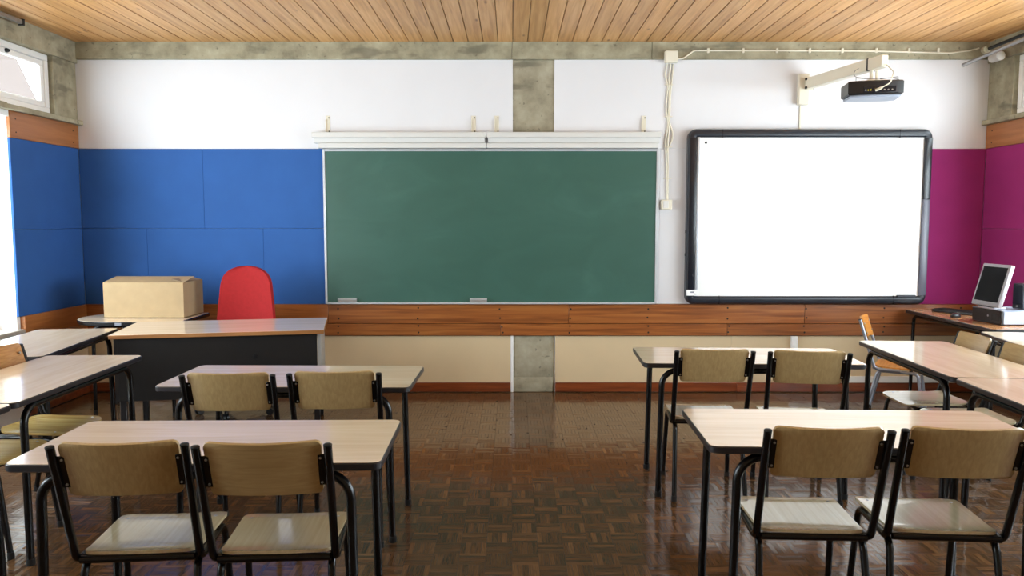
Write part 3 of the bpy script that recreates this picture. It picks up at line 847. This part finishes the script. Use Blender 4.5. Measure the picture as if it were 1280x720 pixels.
# ------------------------------------------------------------------ interactive whiteboard
ib = thing('interactive_whiteboard', 'wide interactive whiteboard in a rounded dark slate frame', 'whiteboard', (2.567, YB - 0.0005, 0.795))
wI, hI, dep = 2.10, 1.512, 0.09
MB().box(-wI / 2 + 0.05, wI / 2 - 0.05, -0.06, 0, 0.03, hI - 0.03, 0.004).build('back_plate', M['iwb_dark'], ib)
def frame_ring(mb, w_, h_, r, prof):
    """prof = [(inset, depth)] swept round a rounded rectangle in the xz plane"""
    rings = []
    for ins, y in prof:
        o = rrect(w_ - 2 * ins, h_ - 2 * ins, max(0.004, r - ins), 7)
        rings.append([(p[0], y, p[1] + h_ / 2) for p in o])
    n = len(rings[0])
    return mb.loft(rings, cap=False, closed=True)
prof = [(0.0, -0.005), (0.0, -0.062), (0.012, -0.082), (0.035, -dep), (0.058, -0.086), (0.072, -0.072), (0.072, -0.005)]
frame_ring(MB(), wI, hI, 0.07, prof).build('frame', M['iwb'], ib, 30)
MB().box(-wI / 2 + 0.07, wI / 2 - 0.07, -0.072, -0.05, 0.07, hI - 0.07, 0.001).build('writing_surface', M['screenwhite'], ib)
# side button strips, lighter on their lower part
MB().box(-wI / 2 + 0.010, -wI / 2 + 0.074, -dep - 0.004, -0.06, 0.13, hI - 0.076, 0.006, 2).build('control_strip', M['iwb_dark'], ib)
MB().box(-wI / 2 + 0.074, -wI / 2 + 0.098, -dep - 0.001, -0.05, 0.075, hI - 0.07, 0.004, 2).build('silver_strip', M['silver'], ib)
MB().box(wI / 2 - 0.074, wI / 2 - 0.010, -dep - 0.004, -0.06, hI - 0.60, hI - 0.076, 0.006, 2).build('control_strip', M['iwb_dark'], ib)
MB().box(wI / 2 - 0.074, wI / 2 - 0.010, -dep - 0.004, -0.06, 0.08, hI - 0.602, 0.006, 2).build('control_strip', M['iwb_light'], ib)
for sx in (-1, 1):
    for zz in (0.004, hI - 0.076):
        MB().box(sx * (wI / 2 - 0.29) - 0.002, sx * (wI / 2 - 0.29) + 0.002, -dep - 0.0012, -0.06, zz, zz + 0.072, 0.0005).build('frame_joint', M['iwb_dark'], ib)
MB().lathe([(0.011, 0), (0.011, -0.003), (0.008, -0.004)], 12, (-wI / 2 + 0.15, -0.072, hI - 0.115), 'Y').build('sensor_dot', M['iwb'], ib)
stk = MB().box(-wI / 2 + 0.004, -wI / 2 + 0.104, -dep - 0.0075, -dep + 0.02, 0.078, 0.128, 0.001).build('label_sticker', M['screenwhite'], ib)
MB().box(-wI / 2 + 0.035, -wI / 2 + 0.066, -dep - 0.0082, -dep - 0.007, 0.102, 0.114).box(-wI / 2 + 0.068, -wI / 2 + 0.082, -dep - 0.0082, -dep - 0.007, 0.088, 0.096).build('sticker_print', M['stickergrey'], stk)
MB().box(wI / 2 - 0.26, wI / 2 - 0.10, -dep - 0.006, -0.07, 0.062, 0.082, 0.003).build('pen_clip', M['iwb'], ib)
for zz in (0.42, 0.62):
    MB().box(-wI / 2 - 0.007, -wI / 2 + 0.01, -0.05, -0.025, zz, zz + 0.025, 0.002).build('side_lug', M['iwb_dark'], ib)

# ------------------------------------------------------------------ projector on its wall arm
pj = thing('wall_bracket', 'cream wall arm reaching out above the interactive whiteboard', 'bracket', (2.505, YB, 2.515))
MB().box(-0.045, 0.045, -0.055, -0.0005, 0.0, 0.262, 0.006).build('wall_plate', M['cream'], pj)
P0, P1 = Vector((0.03, -0.055, 0.175)), Vector((0.275, -0.93, 0.195))
dirv = (P1 - P0); L = dirv.length
mt = Matrix.Translation(P0) @ dirv.to_track_quat('Y', 'Z').to_matrix().to_4x4()
MB().box(-0.032, 0.032, 0.03, L, -0.045, 0.045, 0.006).move(mt).build('arm', M['cream'], pj)
MB().box(-0.034, 0.034, L - 0.16, L - 0.145, -0.047, 0.047, 0.001).move(mt).build('arm_slot', M['pc_black'], pj)
for dz in (-0.036, 0.036):
    MB().lathe([(0.012, -0.038), (0.012, 0.038)], 10, (0, 0.02, dz), 'X').move(mt).build('hinge_bolt', M['cap'], pj)
MB().box(-0.03, 0.03, 0, 0.035, -0.05, 0.05, 0.003).move(mt).build('hinge', M['cream'], pj)
md = MB().tube([(0.235, -0.80, 0.165), (0.235, -0.80, 0.075)], 0.014, 10).tube([(0.275, -0.80, 0.165), (0.275, -0.80, 0.06)], 0.01, 8).box(0.18, 0.33, -0.87, -0.73, 0.055, 0.068, 0.002).build('mount_head', M['cream'], pj)

pr = thing('projector', 'black projector with white underside hanging under the wall arm', 'projector', (2.735, 6.06, 2.44), R(-12)); pr.scale = (0.9, 0.9, 0.9)
pb = MB(); o_ = [(-0.215, -0.13), (-0.13, -0.155), (0.16, -0.155), (0.215, -0.13), (0.225, 0.12), (0.16, 0.15), (-0.16, 0.15), (-0.225, 0.12)]
pb.prism(o_, 0.022, 0.135, 0.010); pb.build('body', M['pc_black'], pr)
MB().prism([(p[0] * 0.93, p[1] * 0.93) for p in o_], 0.0, 0.0215, 0.008).build('lower_shell', M['pc_grey'], pr)
MB().box(-0.10, 0.15, -0.158, -0.150, 0.035, 0.085, 0.001).build('connector_panel', M['iwb_dark'], pr)
for k, (xx, m_) in enumerate(((-0.085, 'grey'), (-0.065, 'yellow'), (-0.045, 'yellow'), (0.06, 'grey'), (0.09, 'grey'), (0.12, 'grey'))):
    MB().lathe([(0.006, 0), (0.006, -0.006), (0.003, -0.008)], 8, (xx, -0.158, 0.055), 'Y').build('socket', M[m_], pr)
MB().tube([(-0.01, -0.17, 0.05), (0.03, -0.20, 0.065)], 0.011, 8).tube([(0.03, -0.20, 0.065), (0.09, -0.215, 0.10), (0.12, -0.19, 0.19), (0.08, -0.10, 0.268)], 0.005, 8, 0.04, 5).build('data_cable', M['cream'], pr)
MB().tube([(-0.11, 0.0, 0.26), (-0.15, -0.02, 0.24), (-0.155, -0.03, 0.19), (-0.06, -0.05, 0.165), (0.14, -0.06, 0.165), (0.215, -0.07, 0.14), (0.13, -0.12, 0.128)], 0.003, 6, 0.05, 5).build('power_lead', M['grey'], pr)
for px, py in ((-0.15, -0.10), (0.18, -0.08)):
    MB().tube([(px, py, 0.133), (px, py, 0.168)], 0.003, 6).tube([(px, py, 0.168), (px * 0.3, py + 0.06, 0.165)], 0.003, 6).build('mount_rod', M['steel'], pr)
tag(MB().box(2.487, 2.50, YB - 0.012, YB - 0.0005, 2.305, 2.5145, 0.002).build('conduit', M['cream']), 'thin white conduit between projector arm plate and whiteboard top', 'conduit')

# ------------------------------------------------------------------ wall cabling
jb = thing('junction_box', 'white junction box on the concrete beam right of the column', 'box', (1.36, YB - 0.0225, 2.868))
MB().box(-0.055, 0.055, -0.05, 0, 0, 0.1, 0.006).build('housing', M['cream'], jb)
MB().box(-0.05, 0.05, -0.056, -0.051, 0.005, 0.095, 0.003).build('lid', M['cream'], jb)
sk = thing('socket_box', 'white socket box on the wall between chalkboard and whiteboard', 'socket', (1.345, YB - 0.0005, 1.62))
MB().box(-0.048, 0.048, -0.04, 0, 0, 0.085, 0.005).build('housing', M['cream'], sk)
MB().box(-0.03, 0.015, -0.045, -0.039, 0.012, 0.075, 0.002).build('socket_face', M['railwhite'], sk)
yw = YB - 0.009
vc = thing('cable_bundle', 'bundle of cream cables hanging from junction box down to socket box', 'cable', (0, 0, 0))
MB().tube([(1.335, yw, 2.866), (1.315, yw, 2.78), (1.345, yw, 2.68), (1.33, yw, 2.50), (1.35, yw, 2.36), (1.33, yw, 2.20), (1.345, yw, 1.99), (1.352, yw, 1.707)], 0.006, 8, 0.1, 5).build('cable', M['cream'], vc)
MB().tube([(1.365, yw, 2.866), (1.352, yw, 2.72), (1.358, yw, 2.55), (1.352, yw, 2.40), (1.395, yw, 2.28), (1.39, yw, 2.22), (1.35, yw, 2.14), (1.335, yw, 2.10)], 0.006, 8, 0.08, 5).build('cable', M['cream'], vc)
MB().tube([(1.39, yw, 2.866), (1.38, yw, 2.74), (1.368, yw, 2.60), (1.365, yw, 2.42), (1.352, yw, 2.20), (1.358, yw, 1.98), (1.36, yw, 1.707)], 0.006, 8, 0.1, 5).build('cable', M['cream'], vc)
for zz in (2.69, 2.42, 2.16, 1.89):
    MB().box(1.322, 1.388, YB - 0.017, YB - 0.0005, zz - 0.004, zz + 0.004, 0.001).build('cable_clip', M['cream'], vc)
bc = thing('beam_cable', 'cream cable clipped along the concrete beam above the whiteboard', 'cable')
yb_ = YB - 0.03
MB().tube([(1.416, yb_, 2.905), (1.47, yb_, 2.91), (1.56, yb_, 2.975), (2.2, yb_, 2.975), (3.0, yb_, 2.972), (3.75, yb_, 2.955), (3.92, yb_, 2.975), (4.0, yb_, 2.995)], 0.0065, 8, 0.06, 5).build('cable', M['cream'], bc)
for xx in (1.68, 1.98, 2.27, 2.55, 2.83, 3.12, 3.4, 3.65):
    MB().box(xx - 0.009, xx + 0.009, yb_ - 0.009, YB - 0.0225, 2.955, 2.995, 0.002).build('cable_clip', M['cream'], bc)
tk = thing('cable_trunking', 'white cable trunking low on the beige wall behind the right chairs', 'trunking')
MB().box(2.47, 2.525, YB - 0.03, YB - 0.0005, 0.146, 0.505, 0.003).build('upright_run', M['plaster_paint'], tk)
MB().box(2.47, XR - 0.01, YB - 0.03, YB - 0.0005, 0.09, 0.145, 0.003).build('level_run', M['plaster_paint'], tk)

# ------------------------------------------------------------------ curtain rails
cr = thing('curtain_rail', 'loose grey metal rail sagging below the ceiling in the right corner', 'rail')
MB().tube([(3.79, 6.72, 2.825), (3.87, 5.9, 2.90), (3.98, 4.6, 2.985), (4.02, 2.0, 3.03)], 0.016, 8).build('rail_track', M['pipe'], cr)
MB().tube([(3.93, 6.62, 2.935), (3.97, 5.9, 2.97), (4.03, 4.6, 3.01), (4.06, 2.0, 3.03)], 0.014, 8).build('rail_track', M['cap'], cr)
MB().lathe([(0.03, 0), (0.034, 0.02), (0.03, 0.045)], 14, (3.915, 6.60, 2.93), 'Y').build('end_disc', M['concrete'], cr)
tag(MB().lathe([(0.03, 0), (0.038, 0.006), (0.038, 0.12), (0.03, 0.126)], 18, (4.045, 6.62, 2.885), 'Y').build('roller_end', M['railwhite']), 'short white roller end under the beam in the upper right corner', 'roller')
cr2 = thing('curtain_rail', 'dark rail end on the ceiling above the upper left window', 'rail')
MB().box(-3.70, -3.665, 3.0, 6.02, 2.99, 3.02, 0.003).build('rail_track', M['pipe'], cr2)
MB().box(-3.705, -3.66, 6.02, 6.04, 2.982, 3.03, 0.002).build('end_stop', M['cap'], cr2)

# ------------------------------------------------------------------ computer desk and computer
cd = thing('computer_desk', 'brown-topped desk in the magenta corner carrying the computer', 'desk', (3.765, 6.19, 0), R(0))
w3, d3, h3 = 0.66, 1.27, 0.75
MB().prism(rrect(w3, d3, 0.03), h3 - 0.03, h3 - 0.0012, 0.004).build('edge_band', M['edge'], cd)
MB().prism(rrect(w3 - 0.008, d3 - 0.008, 0.028), h3 - 0.006, h3, 0.0008).build('desktop', M['pclam'], cd)
for sx in (-1, 1):
    for sy in (-1, 1):
        lg = MB().tube([(sx * (w3 / 2 - 0.05), 0.0 + sy * 0.002, h3 - 0.048), (sx * (w3 / 2 - 0.05), sy * (d3 / 2 - 0.07), h3 - 0.048), (sx * (w3 / 2 - 0.05), sy * (d3 / 2 - 0.06), 0)], 0.0145, 12, 0.06, 6).build('leg', M['black'], cd)
        MB().lathe([(0.016, 0), (0.0175, 0.004), (0.016, 0.03)], 12, (sx * (w3 / 2 - 0.05), sy * (d3 / 2 - 0.0605), 0)).build('foot_cap', M['cap'], lg)

pc = thing('desktop_computer', 'flat desktop computer case with black front under the monitor', 'computer', (3.775, 5.905, 0.7505), R(-86))
# local -y is the front
MB().box(-0.166, 0.166, -0.17, 0.20, 0.006, 0.105, 0.004).build('case', M['pc_grey'], pc)
fp = MB().box(-0.165, 0.165, -0.188, -0.171, 0.004, 0.107, 0.005).build('front_panel', M['pc_black'], pc)
MB().box(-0.166, 0.166, -0.19, -0.165, 0.1075, 0.112, 0.001).build('top_trim', M['pc_silver'], pc)
MB().lathe([(0.008, 0), (0.008, -0.003), (0.005, -0.004)], 10, (0.02, -0.188, 0.06), 'Y').build('power_button', M['pc_silver'], pc)
MB().box(0.06, 0.14, -0.190, -0.187, 0.03, 0.08, 0.001).build('drive_slot', M['cap'], pc)
mo = thing('monitor', 'silver-framed flat monitor with dark screen on the computer case', 'monitor', (3.63, 5.90, 0.863), R(-89))
MB().prism(rrect(0.18, 0.15, 0.05, 6), 0, 0.014, 0.003).build('stand_base', M['pc_silver'], mo)
MB().box(-0.03, 0.03, 0.022, 0.045, 0.012, 0.16, 0.006).build('stand_neck', M['pc_black'], mo)
tilt = Matrix.Translation((0, -0.06, 0.02)) @ Matrix.Rotation(R(-15), 4, 'X')
MB().box(-0.165, 0.165, 0.0, 0.034, 0.0, 0.325, 0.007, 2).move(tilt).build('bezel', M['pc_silver'], mo)
MB().box(-0.143, 0.143, -0.0015, 0.01, 0.035, 0.302, 0.0005).move(tilt).build('screen', M['lcd'], mo)
kb = thing('keyboard', 'black keyboard lying on the computer desk by the magenta wall', 'keyboard', (3.75, 6.52, 0.7505), R(-62))
MB().prism(rrect(0.44, 0.17, 0.05, 5), 0, 0.02, 0.005).build('keyboard_case', M['pc_black'], kb)
keys = MB()
for r_ in range(5):
    for c_ in range(14):
        keys.box(-0.19 + c_ * 0.0275, -0.19 + c_ * 0.0275 + 0.023, -0.062 + r_ * 0.026, -0.062 + r_ * 0.026 + 0.022, 0.0195, 0.026)
ko = keys.build('keys', M['cap'], kb); ko['kind'] = 'stuff'
ms = thing('computer_mouse', 'small black mouse on the desk in front of the computer case', 'mouse', (3.56, 6.25, 0.7505), R(-60))
mm = MB()
def ms_fn(n=12):
    rings = []
    for h, k in ((0, 0.9), (0.008, 1.0), (0.02, 0.92), (0.03, 0.65), (0.035, 0.25)):
        rings.append([(0.031 * k * math.cos(2 * math.pi * i / n), 0.055 * k * math.sin(2 * math.pi * i / n), h) for i in range(n)])
    return rings
mm.loft(ms_fn()).build('mouse_body', M['pc_black'], ms)
MB().box(-0.004, 0.004, 0.018, 0.036, 0.026, 0.034, 0.001).build('scroll_wheel', M['grey'], ms)
sp = thing('computer_speaker', 'dark upright box on the computer case behind the monitor, cut by the right frame edge', 'speaker', (3.845, 5.87, 0.863), R(-70))
MB().box(-0.045, 0.045, -0.055, 0.055, 0, 0.19, 0.008, 2).build('cabinet', M['pc_black'], sp)
MB().box(-0.038, 0.038, -0.059, -0.0555, 0.035, 0.18, 0.003).build('grille', M['iwb_dark'], sp)
MB().lathe([(0.008, 0), (0.008, -0.008)], 10, (0, -0.0555, 0.02), 'Y').build('volume_knob', M['grey'], sp)
